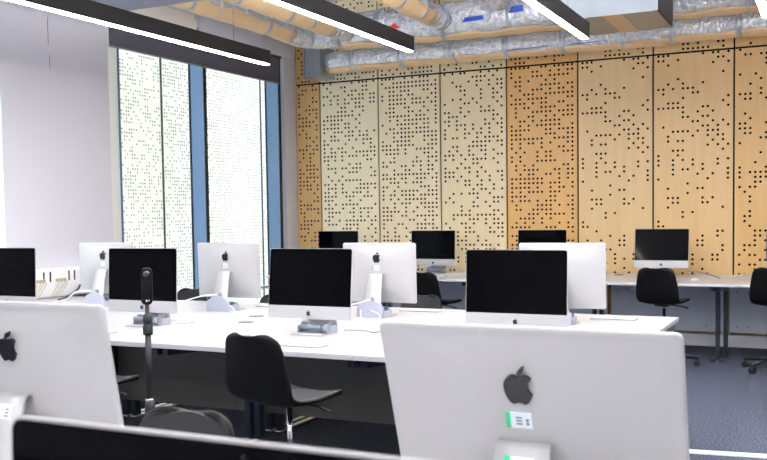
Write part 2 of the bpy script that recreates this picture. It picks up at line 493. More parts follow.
# ------------------------------------------------------------------ ducts
def duct(name, label, pts, rad, tan_side=None, bands=0.55, r_jit=0.03, lap=118, end_rad=None, tan_to=1.0):
    """foil wrapped round duct along pts; tan_side: direction the tan strip faces"""
    t = thing(name, label, 'duct', (0, 0, 0))
    path = spline(pts, 14)
    # even resample
    dd = [0]
    for a, b in zip(path, path[1:]): dd.append(dd[-1] + (b - a).length)
    n = max(6, int(dd[-1] / 0.09))
    P = []
    j = 0
    for i in range(n + 1):
        s = dd[-1] * i / n
        while j < len(dd) - 2 and dd[j + 1] < s: j += 1
        P.append(path[j].lerp(path[j + 1], (s - dd[j]) / max(1e-6, dd[j + 1] - dd[j])))
    rr = [(rad + (end_rad - rad) * max(0, (i / n - 0.78) / 0.22) if end_rad else rad) * (1 + r_jit * math.sin(i * 1.7 + rad * 40) + random.uniform(-r_jit, r_jit) * 0.6) for i in range(n + 1)]
    bm = bmn(); tube(bm, P, rr, 24); link('foil_wrap', bm, M['foil'], t)
    if tan_side is not None:  # tan strip laid over the foil on one side
        ps = Vector(tan_side).normalized()
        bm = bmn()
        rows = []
        for i, p in enumerate(P[:int(n * tan_to) + 1]):
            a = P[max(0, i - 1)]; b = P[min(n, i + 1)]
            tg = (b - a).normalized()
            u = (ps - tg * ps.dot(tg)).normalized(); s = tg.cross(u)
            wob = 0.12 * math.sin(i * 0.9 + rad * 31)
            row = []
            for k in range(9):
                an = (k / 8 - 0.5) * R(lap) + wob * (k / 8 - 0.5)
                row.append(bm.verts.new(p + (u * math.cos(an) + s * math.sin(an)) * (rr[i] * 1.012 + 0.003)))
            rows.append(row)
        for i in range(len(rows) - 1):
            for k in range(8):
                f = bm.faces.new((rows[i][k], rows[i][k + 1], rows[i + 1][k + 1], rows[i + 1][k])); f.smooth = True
        o = link('tan_facing', bm, M['tan_strip'], t)
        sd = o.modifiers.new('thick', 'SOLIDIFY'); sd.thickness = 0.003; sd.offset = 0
    s = bands * 0.6
    while s < dd[-1] - 0.05:
        f = s / dd[-1] * n; i = min(n - 1, int(f)); p = P[i].lerp(P[i + 1], f - i); tg = (P[i + 1] - P[i]).normalized()
        r0 = rr[i] * 1.02 + 0.005
        bm = bmn(); tube(bm, [p - tg * 0.025, p + tg * 0.025], r0, 24); link('tape_band', bm, M['tape'], t)
        s += bands
    return t

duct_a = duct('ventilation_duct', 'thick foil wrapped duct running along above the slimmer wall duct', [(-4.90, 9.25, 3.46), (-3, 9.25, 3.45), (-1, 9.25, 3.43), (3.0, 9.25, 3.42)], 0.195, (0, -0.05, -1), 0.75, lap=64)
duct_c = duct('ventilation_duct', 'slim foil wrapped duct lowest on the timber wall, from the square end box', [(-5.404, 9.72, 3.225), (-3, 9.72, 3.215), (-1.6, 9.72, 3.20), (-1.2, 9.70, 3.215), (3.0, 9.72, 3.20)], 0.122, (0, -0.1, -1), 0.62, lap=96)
duct('ventilation_duct', 'tan sided duct closest to the fascia, bending into foil at its end', [(-5.33, 4.6, 3.42), (-5.33, 7.5, 3.42), (-5.33, 8.8, 3.42), (-5.27, 9.12, 3.44), (-4.99, 9.24, 3.46)], 0.105, (0.55, -0.3, -1), 0.42, end_rad=0.17, tan_to=0.86)
duct('ventilation_duct', 'tan sided duct crossing between the first two strip lamps', [(-4.80, 4.6, 3.42), (-4.80, 7.5, 3.42), (-4.80, 9.05, 3.41)], 0.108, (0.5, 0, -1), 0.42, tan_to=0.93)
duct('ventilation_duct', 'tan sided duct just past the end of the second strip lamp', [(-3.67, 4.6, 3.45), (-3.67, 7.5, 3.45), (-3.67, 9.03, 3.43)], 0.115, (0.5, 0, -1), 0.5, tan_to=0.93)
duct('ventilation_duct', 'short foil elbow dropping into the thick duct before the third lamp', [(-3.05, 7.2, 3.72), (-3.05, 8.2, 3.70), (-3.03, 8.72, 3.64), (-3.0, 8.97, 3.55)], 0.135, (0.5, -0.3, -1), 0.5, lap=80, tan_to=0.85)
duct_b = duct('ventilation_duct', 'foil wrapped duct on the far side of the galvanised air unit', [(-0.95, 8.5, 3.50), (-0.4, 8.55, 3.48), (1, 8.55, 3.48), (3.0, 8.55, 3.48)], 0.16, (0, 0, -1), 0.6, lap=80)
# square end box
eb = thing('duct_end_box', 'square galvanised box closing the slim duct near the windows', 'duct box', (-5.62, 9.55, 3.06))
bm = bmn(); box(bm, 0, 0.20, 0, 0.34, 0, 0.34, 0, 0.004); link('box_body', bm, M['galv'], eb)
bm = bmn(); box(bm, -0.012, 0.212, -0.012, 0.352, -0.012, 0.0); box(bm, -0.012, 0.0, -0.012, 0.352, 0, 0.34); box(bm, 0.20, 0.212, -0.012, 0.352, 0, 0.34)
link('flange', bm, M['galv'], eb)
bm = bmn(); tube(bm, [(0.1, 0.17, 0.34), (0.1, 0.17, ZC - 3.06)], 0.005, 6); link('hanger_rod', bm, M['chrome'], eb)
# red printed marks on the foil
for d, x, y, z, w, h in ((duct_a, -4.30, 9.045, 3.40, 0.16, 0.05), (duct_a, -2.62, 9.045, 3.40, 0.15, 0.05), (duct_b, -0.72, 8.383, 3.49, 0.14, 0.05)):
    bm = bmn(); prism_y(bm, [(x, z), (x + w, z - 0.01), (x + w * 0.55, z + h)], y - 0.012, y - 0.004)
    link('warning_mark', bm, M['red'], d)
for d, x, y, z, w, h in ((duct_a, -4.62, 9.05, 3.38, 0.20, 0.05), (duct_a, -3.45, 9.05, 3.38, 0.24, 0.05), (duct_a, -2.95, 9.05, 3.42, 0.16, 0.07), (duct_a, -2.40, 9.05, 3.42, 0.26, 0.07), (duct_c, -3.15, 9.62, 3.15, 0.5, 0.012), (duct_c, -2.5, 9.62, 3.15, 0.42, 0.012)):
    bm = bmn(); prism_y(bm, [(x, z), (x + w, z + 0.006), (x + w * 0.95, z + h), (x + 0.04, z + h * 0.9)], y - 0.014, y - 0.004)
    link('blue_print', bm, M['blue'], d)
# air unit
au = thing('air_handling_unit', 'galvanised box air unit hung among the foil ducts', 'air unit', (-1.33, 8.04, 3.09))
bm = bmn(); box(bm, -0.80, -0.012, 0, 0.84, 0.0, 0.46, 0, 0.003); link('casing', bm, M['galv'], au)
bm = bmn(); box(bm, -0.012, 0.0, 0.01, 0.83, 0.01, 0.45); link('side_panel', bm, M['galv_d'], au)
for a in ((-0.03, 0.006, -0.006, 0.0, -0.004, 0.46), (-0.03, 0.006, 0.84, 0.846, -0.004, 0.46), (-0.8, -0.031, -0.006, -0.0005, -0.006, 0.012)):
    bm = bmn(); box(bm, *a); link('corner_trim', bm, M['galv'], au)
bm = bmn(); box(bm, -0.46, -0.30, 0.0, 0.84, -0.005, -0.001); link('tape_strip', bm, M['tan_strip'], au)
bm = bmn(); box(bm, -0.62, -0.50, -0.05, -0.001, 0.22, 0.34); box(bm, -0.40, -0.36, -0.04, -0.001, 0.20, 0.36); tube(bm, spline([(-0.30, -0.01, 0.40), (-0.27, -0.05, 0.26), (-0.22, -0.02, 0.22)], 6), 0.008, 8)
link('valve', bm, M['bolt'], au)
for x in (-0.75, -0.06):
    for y in (0.05, 0.79):
        bm = bmn(); tube(bm, [(x, y, 0.46), (x, y, ZC - 3.09)], 0.005, 6); link('hanger_rod', bm, M['chrome'], au)

# ------------------------------------------------------------------ desktop computers
CW, CH, CL = 0.534, 0.397, 0.086     # width, body height, clearance over the desk
HZ = CL + 0.46 * CH                  # hinge height
HY = 0.040

def logo_outline():
    """fruit silhouette: body and leaf as smooth closed outlines, about 24 units tall"""
    def run(x, y, segs):
        pts = [(x, y)]
        for s in segs:
            x1, y1, x2, y2, x3, y3 = s
            for k in range(1, 7):
                t = k / 6; a = (1 - t) ** 3; b = 3 * t * (1 - t) ** 2; c = 3 * t * t * (1 - t); d = t ** 3
                pts.append((x * a + (x + x1) * b + (x + x2) * c + (x + x3) * d, y * a + (y + y1) * b + (y + y2) * c + (y + y3) * d))
            x, y = x + x3, y + y3
        return pts
    body = run(12.152, 6.896, [(-.948, 0, -2.415, -1.078, -3.96, -1.04), (-2.04, .027, -3.91, 1.183, -4.961, 3.014), (-2.117, 3.675, -.546, 9.103, 1.519, 12.09),
        (1.013, 1.454, 2.208, 3.09, 3.792, 3.039), (1.52, -.065, 2.09, -.987, 3.935, -.987), (1.831, 0, 2.35, .987, 3.96, .948), (1.637, -.026, 2.676, -1.48, 3.676, -2.948),
        (1.156, -1.688, 1.636, -3.325, 1.662, -3.415), (-.039, -.013, -3.182, -1.221, -3.22, -4.857), (-.026, -3.04, 2.48, -4.494, 2.597, -4.559),
        (-1.429, -2.09, -3.623, -2.324, -4.39, -2.376), (-2, -.156, -3.675, 1.09, -4.61, 1.09)])
    leaf = run(15.53, 3.83, [(.843, -1.012, 1.4, -2.427, 1.245, -3.83), (-1.207, .052, -2.662, .805, -3.532, 1.818), (-.78, .896, -1.454, 2.338, -1.273, 3.714), (1.338, .104, 2.715, -.688, 3.559, -1.701)])
    return body[:-1], leaf[:-1]
LB, LL = logo_outline()

def logo_mesh(cx, cz, height, y0, y1, flip, sx=1.0):
    bm = bmn()
    s = height / 24.0
    for ol in (LB, LL):
        o = [(cx + (x - 12) * s * sx * (-1 if flip else 1), cz + (12 - y) * s) for x, y in ol]
        prism_y(bm, o, y0, y1)
    return bm

def bulge(s):      # depth of the back for a loop scaled by s
    return 0.007 + 0.031 * (1 - s ** 2.4)

def make_computer():
    t = thing('desktop_computer', '', 'computer')
    loc = (0, HY, HZ)
    dy, dz = -HY, CL - HZ            # screen plane and body bottom seen from the hinge
    zc = dz + CH / 2
    # back shell
    bm = bmn()
    loops = []
    yy = [(1.0, 0.0), (1.0, 0.0055), (0.985, 0.0085), (0.95, bulge(.95)), (0.87, bulge(.87)), (0.75, bulge(.75)), (0.6, bulge(.6)), (0.42, bulge(.42)), (0.22, bulge(.22)), (0.05, bulge(.05))]
    for s, y in yy:
        k = min(1.0, max(0.0, (0.97 - s) / 0.55))
        rr_ = (0.013 * (1 - k) + 0.495 * CH * k) * s
        o2 = rrect(CW * s, CH * s, rr_, 0, 0, 9)
        row = []
        for x, z in o2:
            d = y if s > 0.98 else 0.0068 + 0.032 * (1 - abs(2 * x / CW) ** 2.4) * (1 - abs(2 * z / CH) ** 2.4)
            row.append(bm.verts.new((x, dy + d, zc + z)))
        loops.append(row)
    n = len(loops[0])
    for a, b in zip(loops, loops[1:]):
        for k in range(n):
            f = bm.faces.new((a[k], a[(k + 1) % n], b[(k + 1) % n], b[k])); f.smooth = True
    bm.faces.new(loops[-1]).smooth = True
    bm.faces.new(loops[0][::-1])
    hs = link('housing', bm, M['alu'], t, loc)
    # glass
    chin_h = 0.073
    gh = CH - chin_h
    bm = bmn(); prism_y(bm, rrect(CW - 0.006, gh - 0.003, 0.011, 0, dz + chin_h + (gh - 0.003) / 2, 5, True), dy - 0.0022, dy - 0.0002)
    sc = link('screen', bm, M['screen'], t, loc)
    bm = bmn(); tube(bm, [(0, dy - 0.0026, dz + CH - 0.013), (0, dy - 0.0020, dz + CH - 0.013)], 0.0018, 10)
    link('webcam', bm, M['rim'], sc)
    # chin
    bm = bmn(); prism_y(bm, [(x, dz + chin_h - (z - dz)) for x, z in rrect(CW - 0.003, chin_h - 0.001, 0.012, 0, dz + (chin_h - 0.001) / 2, 5, True)], dy - 0.0022, dy - 0.0002)
    ch = link('chin', bm, M['chin'], t, loc)
    link('logo', logo_mesh(0, dz + chin_h * 0.47, 0.030, dy - 0.0034, dy - 0.0021, False), M['logo'], ch)
    # back emblem, tag
    zl = dz + CH * 0.761
    link('logo', logo_mesh(0.004, zl, 0.069, dy + 0.030, dy + 0.0404, True, 0.9), M['logo'], hs)
    bm = bmn()
    zt = dz + CH * 0.592
    y0, y1 = dy + 0.034, dy + 0.0398
    box(bm, -0.015, 0.023, y0, y1, zt - 0.015, zt + 0.015, 0)
    box(bm, 0.023, 0.031, y0, y1, zt - 0.015, zt + 0.015, 1)
    for k in range(3): box(bm, 0.002, 0.013, y1, y1 + 0.0003, zt - 0.008 + k * 0.006, zt - 0.005 + k * 0.006, 2)
    for k in range(2): box(bm, -0.010, -0.005, y1, y1 + 0.0003, zt - 0.008 + k * 0.007, zt - 0.003 + k * 0.007, 2)
    link('asset_tag', bm, [M['tag_w'], M['tag_g'], M['tag_d']], hs)
    # stand: flat neck flaring to the foot
    bm = bmn()
    prof = [(0.030, HZ + 0.004, 0.046), (0.050, HZ + 0.010, 0.047), (0.061, HZ + 0.002, 0.0485), (0.085, HZ - 0.075, 0.052), (0.112, 0.09, 0.060), (0.126, 0.045, 0.072), (0.131, 0.020, 0.088), (0.122, 0.007, 0.095), (0.10, 0.0055, 0.095), (0.0, 0.0055, 0.095), (-0.058, 0.0045, 0.095)]
    th = [0.004] * 2 + [0.007] * 4 + [0.005] * 5
    f0, b0 = [], []
    for i, (y, z, hw) in enumerate(prof):
        a = Vector(prof[max(0, i - 1)][:2]); b = Vector(prof[min(len(prof) - 1, i + 1)][:2])
        d = (b - a).normalized(); nrm = Vector((-d.y, d.x)) * th[i] * 0.5
        if i >= 7: nrm = Vector((0, -0.0022))
        f0.append([bm.verts.new((s * hw, y + nrm.x, z + nrm.y)) for s in (-1, 1)])
        b0.append([bm.verts.new((s * hw, y - nrm.x, z - nrm.y)) for s in (-1, 1)])
    for A in (f0, b0):
        for i in range(len(A) - 1): bm.faces.new((A[i][0], A[i][1], A[i + 1][1], A[i + 1][0])).smooth = True
    for s in (0, 1):
        for i in range(len(f0) - 1): bm.faces.new((f0[i][s], f0[i + 1][s], b0[i + 1][s], b0[i][s]))
    for i in (0, -1): bm.faces.new((f0[i][0], f0[i][1], b0[i][1], b0[i][0]))
    st = link('stand', bm, M['alu'], t)
    bm = bmn(); o = [(0.0, 0.0)]
    tube(bm, [(0, 0.098, 0.118), (0, 0.118, 0.118)], 0.016, 20); link('cable_hole', bm, M['cable_g'], st)
    # locking plate round the foot
    bm = bmn()
    o = [(-0.097, 0.001), (0.097, 0.001)] + [(0.097 * math.cos(R(a)), 0.052 + 0.056 * math.sin(R(a))) for a in range(0, 181, 15)]
    prism_y(bm, o, 0.136, 0.144)
    box(bm, -0.097, -0.090, 0.02, 0.144, 0.001, 0.045); box(bm, 0.090, 0.097, 0.02, 0.144, 0.001, 0.045)
    lk = link('lock_plate', bm, M['lockplate'], t)
    bm = bmn(); tube(bm, [(-0.085, 0.035, 0.038), (0.075, 0.035, 0.038)], 0.017, 14); tube(bm, [(0.06, 0.03, 0.036), (0.105, 0.03, 0.036)], 0.024, 14); box(bm, -0.088, 0.088, 0.05, 0.07, 0.006, 0.066)
    link('lock_bar', bm, M['lock'], lk)
    return t, (hs, sc, ch)

proto, _ = make_computer()
used = [False]
def computer(x, y, z, back, tilt, label, group=None):
    o = proto if not used[0] else copy_tree(proto)
    used[0] = True
    o.location = (x, y, z); o.rotation_euler = (0, 0, PI if back else 0)
    for c in o.children:
        if c.name.split('.')[0] in ('housing', 'screen', 'chin'):
            c.rotation_euler = (-tilt, 0, 0)
    tag(o, label, 'computer', group)
    return o
ZD = 0.75
G1, G2, G3, G4 = 'computers facing the viewpoint on the long table', 'computers facing away on the long table', 'computers along the timber wall', 'computers at the table closest to the viewpoint'
computer(-3.84, 4.50, ZD, False, 0.041, 'computer with a blank black screen directly behind the black pole camera', G1)
computer(-2.645, 4.50, ZD, False, 0.10, 'computer with a blank black screen facing the empty chair with a lever', G1)
computer(-1.441, 4.50, ZD, False, 0.04, 'widest black screen on the long table, at its free end', G1)
computer(-5.0, 4.50, ZD, False, 0.03, 'black screened computer by the white socket trunking, cut by the picture edge', G1)
computer(-5.06, 5.527, ZD, True, 0.035, 'silver computer back beside the socket trunking, half hidden by a black screen', G2)
computer(-3.916, 5.527, ZD, True, 0.03, 'silver computer back in front of the tall windows, emblem and green tag clear', G2)
computer(-2.707, 5.527, ZD, True, 0.02, 'silver computer back overlapping a small dark screen, white cable in its stand', G2)
computer(-1.475, 5.527, ZD, True, 0.03, 'white computer back mostly hidden behind the widest black screen', G2)
computer(-5.285, 9.68, ZD, False, 0.03, 'small dark screen by the window pier, only its top showing', G3)
computer(-4.065, 9.68, ZD, False, 0.03, 'small dark screen standing over the lilac backed chair, blue streak in it', G3)
computer(-2.80, 9.68, ZD, False, 0.03, 'small dark screen against the orange board, only its top showing', G3)
computer(-1.56, 9.68, ZD, False, 0.15, 'dark screen standing above the black chair backed to the room', G3)
computer(-0.31, 9.68, ZD, False, 0.05, 'dark screen at the picture edge above the last chair', G3)
FR = computer(-0.472, 1.569, ZD, True, 0.318, 'huge silver computer back with a big black emblem, closest to the viewpoint', G4)
FL = computer(-1.664, 1.555, ZD, True, 0.185, 'large pinkish silver computer back with its emblem cut by the picture edge', G4)
computer(-0.4375, 0.630, ZD, False, 0.02, 'black screen along the bottom edge, only its pale top rim showing', G4)

for o, keep in ((FR, True), (FL, False)):
    o.scale = (0.989, 0.989, 0.989) if keep else (1, 1, 1)
    for c in list(o.children):
        if c.name.startswith('stand'):
            bm = bmn()
            box(bm, -0.022, 0.020, 0.0648, 0.0656, HZ - 0.043, HZ - 0.010, 0); box(bm, 0.020, 0.030, 0.0648, 0.0656, HZ - 0.043, HZ - 0.010, 1)
            for k in range(3): box(bm, -0.012, -0.002, 0.0656, 0.0660, HZ - 0.037 + k * 0.007, HZ - 0.034 + k * 0.007, 2)
            for v in bm.verts: v.co.y += (HZ + 0.002 - v.co.z) * 0.312 + 0.0006
            link('asset_tag', bm, [M['tag_w'], M['tag_g'], M['tag_d']], c)
        if c.name.startswith('housing') and not keep:
            for g in list(c.children):
                if g.name.startswith('asset_tag'): bpy.data.objects.remove(g)

# ------------------------------------------------------------------ desks
def desk(x0, x1, y0, y1, front, label, group, panel_y, panel_z=(0.17, 0.70), foot=None):
    """front: +1 if the user sits at y0. one bench desk, its own pair of legs"""
    xm = (x0 + x1) / 2
    t = thing('office_desk', label, 'desk', (xm, (y0 + y1) / 2, 0), 0, group)
    hx, hy = (x1 - x0) / 2 - 0.001, (y1 - y0) / 2
    bm = bmn(); box(bm, -hx, hx, -hy, hy, ZD - 0.026, ZD, 0, 0.002); link('desktop', bm, M['white_w'] if foot else M['white'], t)
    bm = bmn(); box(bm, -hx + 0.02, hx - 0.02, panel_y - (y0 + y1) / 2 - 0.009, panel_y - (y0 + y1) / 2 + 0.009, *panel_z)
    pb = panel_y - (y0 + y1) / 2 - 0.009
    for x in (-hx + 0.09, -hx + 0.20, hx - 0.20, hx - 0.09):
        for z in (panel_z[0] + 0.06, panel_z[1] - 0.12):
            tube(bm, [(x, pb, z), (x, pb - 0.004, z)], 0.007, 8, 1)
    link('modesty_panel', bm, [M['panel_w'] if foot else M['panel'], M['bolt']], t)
    yb = (hy if front > 0 else -hy)         # inner edge, away from the user
    d = -1 if front > 0 else 1              # direction towards the user
    for s in (-1, 1):
        x = s * (hx - 0.035)
        bm = bmn()
        yc = yb + d * (foot[0] if foot else 0.12)
        box(bm, x - 0.02, x + 0.02, yc - 0.03, yc + 0.03, 0.03, ZD - 0.03, 0, 0.004)
        # tapered beam under the top
        ye = -yb + d * (-0.05)
        a = [bm.verts.new((x + sx * 0.018, yy, zz)) for yy, zz in ((yc, ZD - 0.027), (ye, ZD - 0.027), (ye, ZD - 0.070), (yc, ZD - 0.12)) for sx in (-1, 1)]
        for q in ((0, 1, 3, 2), (2, 3, 5, 4), (4, 5, 7, 6), (6, 7, 1, 0), (0, 2, 4, 6), (1, 3, 5, 7)): bm.faces.new([a[i] for i in q])
        lg = link('leg', bm, M['leg'], t)
        bm = bmn()
        y_a, y_b = yc - d * 0.04, yc + d * (foot[1] if foot else 0.62)
        lo, hi = min(y_a, y_b), max(y_a, y_b)
        box(bm, x - 0.022, x + 0.022, lo, hi, 0.0, 0.030, 0, 0.006)
        link('foot', bm, M['leg'] if (foot or front > 0) else M['footm'], lg)
    return t
GD, GE, GF = 'desks of the long table', 'desks along the timber wall', 'desks under the closest computers'
jx = [-0.865 - 1.2 * i for i in range(4)] + [-5.995]
nmF = ['white desk at the free end of the long table, viewpoint side', 'white desk on the viewpoint side carrying the screen that faces the empty chair', 'white desk on the viewpoint side behind the black pole camera', 'white desk on the viewpoint side beside the socket trunking']
nmR = ['white desk at the free end of the long table, timber wall side', 'white desk on the timber wall side with the grey cable grommets past its joint', 'white desk before the tall windows on the timber wall side', 'white desk on the window side end under the half hidden computer back']
for i in range(4):
    desk(jx[i + 1], jx[i], 3.905, 4.968, 1, nmF[i], GD, 4.952)
    desk(jx[i + 1], jx[i], 4.972, 6.040, -1, nmR[i], GD, 4.992)
nmB = ['white wall desk under the last screen at the picture edge', 'white wall desk with the black chair backed to the room', 'white wall desk under the screen on the orange board', 'white wall desk behind the lilac backed chair', 'white wall desk tucked in the corner by the pier', 'white wall desk past the picture edge']
bj = [0.24, -0.96, -2.16, -3.36, -4.56, -5.76]
for i in range(5):
    desk(bj[i + 1], bj[i], 8.84, 10.12, 1, nmB[i], GE, 10.03, (0.17, 0.70), (0.62, 0.42))
nmN = ['white desk under the huge silver computer back', 'white desk under the pinkish silver computer back']
for i, (a, b) in enumerate(((-1.078, 0.12), (-2.278, -1.078))):
    desk(a, b, 1.08, 2.02, -1, nmN[i], GF, 1.10)
    desk(a, b, 0.12, 1.07, 1, ['white desk under the screen along the bottom edge', 'white desk below the bottom corner of the picture'][i], GF, 1.05)

# ------------------------------------------------------------------ chairs
def make_chair():
    t = thing('swivel_chair', '', 'chair')
    prof = [(-0.266, 0.310, 0.085), (-0.2655, 0.307, 0.120), (-0.264, 0.297, 0.150), (-0.260, 0.276, 0.166), (-0.252, 0.23, 0.176), (-0.242, 0.17, 0.186), (-0.230, 0.105, 0.194), (-0.215, 0.05, 0.198),
            (-0.185, 0.004, 0.192), (-0.13, -0.014, 0.194), (-0.05, -0.017, 0.202), (0.05, -0.012, 0.205), (0.11, -0.006, 0.203), (0.155, -0.006, 0.196), (0.180, -0.013, 0.180), (0.192, -0.022, 0.150), (0.196, -0.028, 0.10)]
    bm = bmn()
    nu = 10
    rows = []
    for i, (y, z, hw) in enumerate(prof):
        back = max(0.0, min(1.0, (z - 0.01) / 0.10))
        row = []
        for k in range(nu + 1):
            u = k / nu * 2 - 1
            c = abs(u) ** 2.6
            row.append(bm.verts.new((u * hw, y + c * 0.026 * back, z + c * 0.020 * (1 - back))))
        rows.append(row)
    for i in range(len(rows) - 1):
        for k in range(nu):
            bm.faces.new((rows[i][k], rows[i][k + 1], rows[i + 1][k + 1], rows[i + 1][k])).smooth = True
    sh = link('seat_shell', bm, [M['black'], M['sheen_face']], t, (0, 0, 0.575))
    m = sh.modifiers.new('thick', 'SOLIDIFY'); m.thickness = 0.026; m.offset = 0; m.material_offset = 1; m.material_offset_rim = 0
    m = sh.modifiers.new('smooth', 'SUBSURF'); m.levels = 1; m.render_levels = 2
    bm = bmn(); lathe(bm, [(0.02, -0.055), (0.05, -0.045), (0.075, -0.022), (0.085, -0.018)], 16); box(bm, -0.06, 0.06, -0.10, 0.09, -0.04, -0.020, 0, 0.004)
    link('seat_mechanism', bm, M['black2'], sh)
    bm = bmn(); tube(bm, [(0.03, 0.03, -0.035), (0.12, 0.05, -0.045), (0.20, 0.06, -0.065)], [0.006, 0.006, 0.008], 8)
    link('lever', bm, M['black2'], sh)
    bm = bmn(); lathe(bm, [(0.014, 0.20), (0.014, 0.53)], 14); gl = link('gas_lift', bm, M['chrome'], t)
    bm = bmn(); lathe(bm, [(0.034, 0.065), (0.034, 0.10), (0.026, 0.13), (0.024, 0.33), (0.020, 0.335)], 16); link('column_sleeve', bm, M['black2'], gl)
    for k in range(5):
        a = R(72 * k + 20)
        d = Vector((math.cos(a), math.sin(a), 0))
        bm = bmn(); tube(bm, [d * 0.02 + Vector((0, 0, 0.105)), d * 0.16 + Vector((0, 0, 0.098)), d * 0.30 + Vector((0, 0, 0.075))], [0.024, 0.020, 0.013], 10)
        lg = link('base_leg', bm, M['black2'], t)
        bm = bmn()
        s = Vector((-d.y, d.x, 0)); c = d * 0.285 + Vector((0, 0, 0.028))
        for sg in (-1, 1): tube(bm, [c + s * sg * 0.006, c + s * sg * 0.022], 0.028, 14)
        tube(bm, [c, c + Vector((0, 0, 0.045)) + d * 0.005], 0.008, 8)
        link('castor', bm, M['black2'], lg)
    return t
cproto = make_chair()
cused = [False]
def chair(x, y, deg, label, dz=0.0, group=None, spin=0):
    o = cproto if not cused[0] else copy_tree(cproto)
    cused[0] = True
    o.location = (x, y, 0); o.rotation_euler = (0, 0, R(deg))
    for c in o.children:
        if c.name.startswith('seat_shell'): c.location.z = 0.575 + dz
    tag(o, label, 'chair', group)
    return o
GC = 'black plastic swivel chairs'
chair(-2.27, 3.66, -10, 'black swivel chair with its lever out, in front of the long table', 0.01, GC)
chair(-3.45, 3.62, -8, 'black swivel chair hidden but for its seat edge beside the pole camera', 0.01, GC)
chair(-1.70, 1.93, 180, 'chair whose greyish backrest top rises behind the bottom black screen', -0.035, GC)
chair(-5.07, 6.33, 176, 'dark chair top peeping between the pole camera screen and a computer back', -0.095, GC)
chair(-4.17, 6.36, 184, 'chair of which only a black edge shows beside the empty chair screen', -0.13, GC)
chair(-2.88, 6.38, 180, 'chair with a lilac sheen on its backrest behind the long table', -0.10, GC)
chair(-3.63, 8.75, -14, 'black chair behind the lilac one, seat tip pointing at the wall desk', -0.05, GC)
chair(-1.38, 8.72, -8, 'black chair at the wall desk with its whole back in view', 0.022, GC)
chair(-0.43, 8.78, -6, 'black chair cut by the picture edge at the wall desk', 0.03, GC)

# ------------------------------------------------------------------ things on the long table
def flat_board(x, y, rz, label, w=0.28, d=0.115):
    t = thing('keyboard', label, 'keyboard', (x, y, ZD), rz, 'slim keyboards')
    bm = bmn(); box(bm, -w / 2, w / 2, -d / 2, d / 2, 0.001, 0.008, 0, 0.002); link('tray', bm, M['alu'], t)
    bm = bmn()
    for r in range(5):
        for c in range(14):
            x0 = -w / 2 + 0.006 + c * (w - 0.012) / 14
            y0 = -d / 2 + 0.006 + r * (d - 0.012) / 5
            box(bm, x0 + 0.001, x0 + (w - 0.012) / 14 - 0.001, y0 + 0.001, y0 + (d - 0.012) / 5 - 0.001, 0.008, 0.010)
    link('keys', bm, M['key'], t)
    return t
flat_board(-2.47, 4.10, R(-2), 'slim white keyboard below the screen facing the empty chair')
flat_board(-3.92, 4.14, R(3), 'slim white keyboard beside the black camera pole')
flat_board(-1.55, 4.16, 0, 'slim white keyboard under the widest black screen')
flat_board(-3.72, 5.83, R(2), 'slim white keyboard behind the computer back by the windows')
flat_board(-2.56, 5.86, R(2), 'slim white keyboard behind the computer back with the white cable')
flat_board(-1.22, 5.80, R(2), 'slim white keyboard peeping past the white computer back at the table end')
flat_board(-3.85, 9.15, 0, 'slim white keyboard before the screen with the blue streak')
flat_board(-1.45, 9.18, R(3), 'slim white keyboard before the screen above the black chair')
def mouse(x, y, rz, label):
    bm = bmn()
    bmesh.ops.create_uvsphere(bm, u_segments=16, v_segments=10, radius=1.0)
    for v in bm.verts:
        v.co = Vector((v.co.x * 0.030, v.co.y * 0.055, max(-0.2, v.co.z) * 0.022 + 0.0046))
    for f in bm.faces: f.smooth = True
    o = link('computer_mouse', bm, M['key'], None, (x, y, ZD), (0, 0, rz))
    tag(o, label, 'mouse', 'white mice')
mouse(-2.25, 4.16, R(-62), 'white mouse on the table just past the empty chair')
mouse(-3.58, 4.16, R(-50), 'white mouse on the table beside the camera pole')
mouse(-1.18, 9.25, R(-30), 'white mouse on the wall desk by the black chair')
def grommet(x, y, r, label, m='grom'):
    bm = bmn(); lathe(bm, [(r, 0.0003), (r, 0.004), (r * 0.92, 0.006)], 22)
    o = link('cable_grommet', bm, M[m], None, (x, y, ZD)); tag(o, label, 'cable grommet', 'round cable grommets')
grommet(-3.346, 4.895, 0.05, 'round grey grommet closer to the viewpoint of the pair on the long table')
grommet(-3.47, 5.20, 0.05, 'round grey grommet closer to the windows of the pair on the long table')
grommet(-2.80, 4.78, 0.045, 'pale grommet peeping left under the screen facing the empty chair', 'footm')
grommet(-0.963, 5.06, 0.05, 'round grey grommet near the free end corner of the long table')
grommet(-1.90, 4.96, 0.05, 'grey grommet showing over the rim of the huge silver computer')
grommet(-4.20, 4.90, 0.05, 'grey grommet under the screen behind the pole camera')
grommet(-2.02, 9.85, 0.05, 'round grommet at the back of the wall desk by the plywood')
def cord(name, pts, r, m, label, group=None):
    bm = bmn(); tube(bm, spline(pts, 8), r, 8)
    tag(link(name, bm, M[m]), label, 'cable', group)
cord('power_cable', [(-3.93, 5.395, 0.87), (-4.03, 5.34, 0.86), (-4.25, 5.25, 0.80), (-4.55, 5.1, 0.765), (-4.8, 5.15, 0.7585)], 0.0045, 'cable', 'white cable stretched from the stand of the computer back by the windows')
cord('power_cable', [(-3.80, 5.36, 0.80), (-3.74, 5.33, 0.775), (-3.72, 5.30, 0.7585), (-3.66, 5.35, 0.7585), (-3.72, 5.42, 0.7585)], 0.004, 'cable', 'small white cable loop at the foot of the computer back by the windows')
cord('power_cable', [(-4.10, 5.25, 0.7585), (-4.22, 5.0, 0.7585), (-4.06, 4.82, 0.7585), (-3.8, 4.80, 0.7585), (-3.72, 4.95, 0.7585)], 0.0035, 'cable', 'loose white cable curling over the table past the pole camera screen')
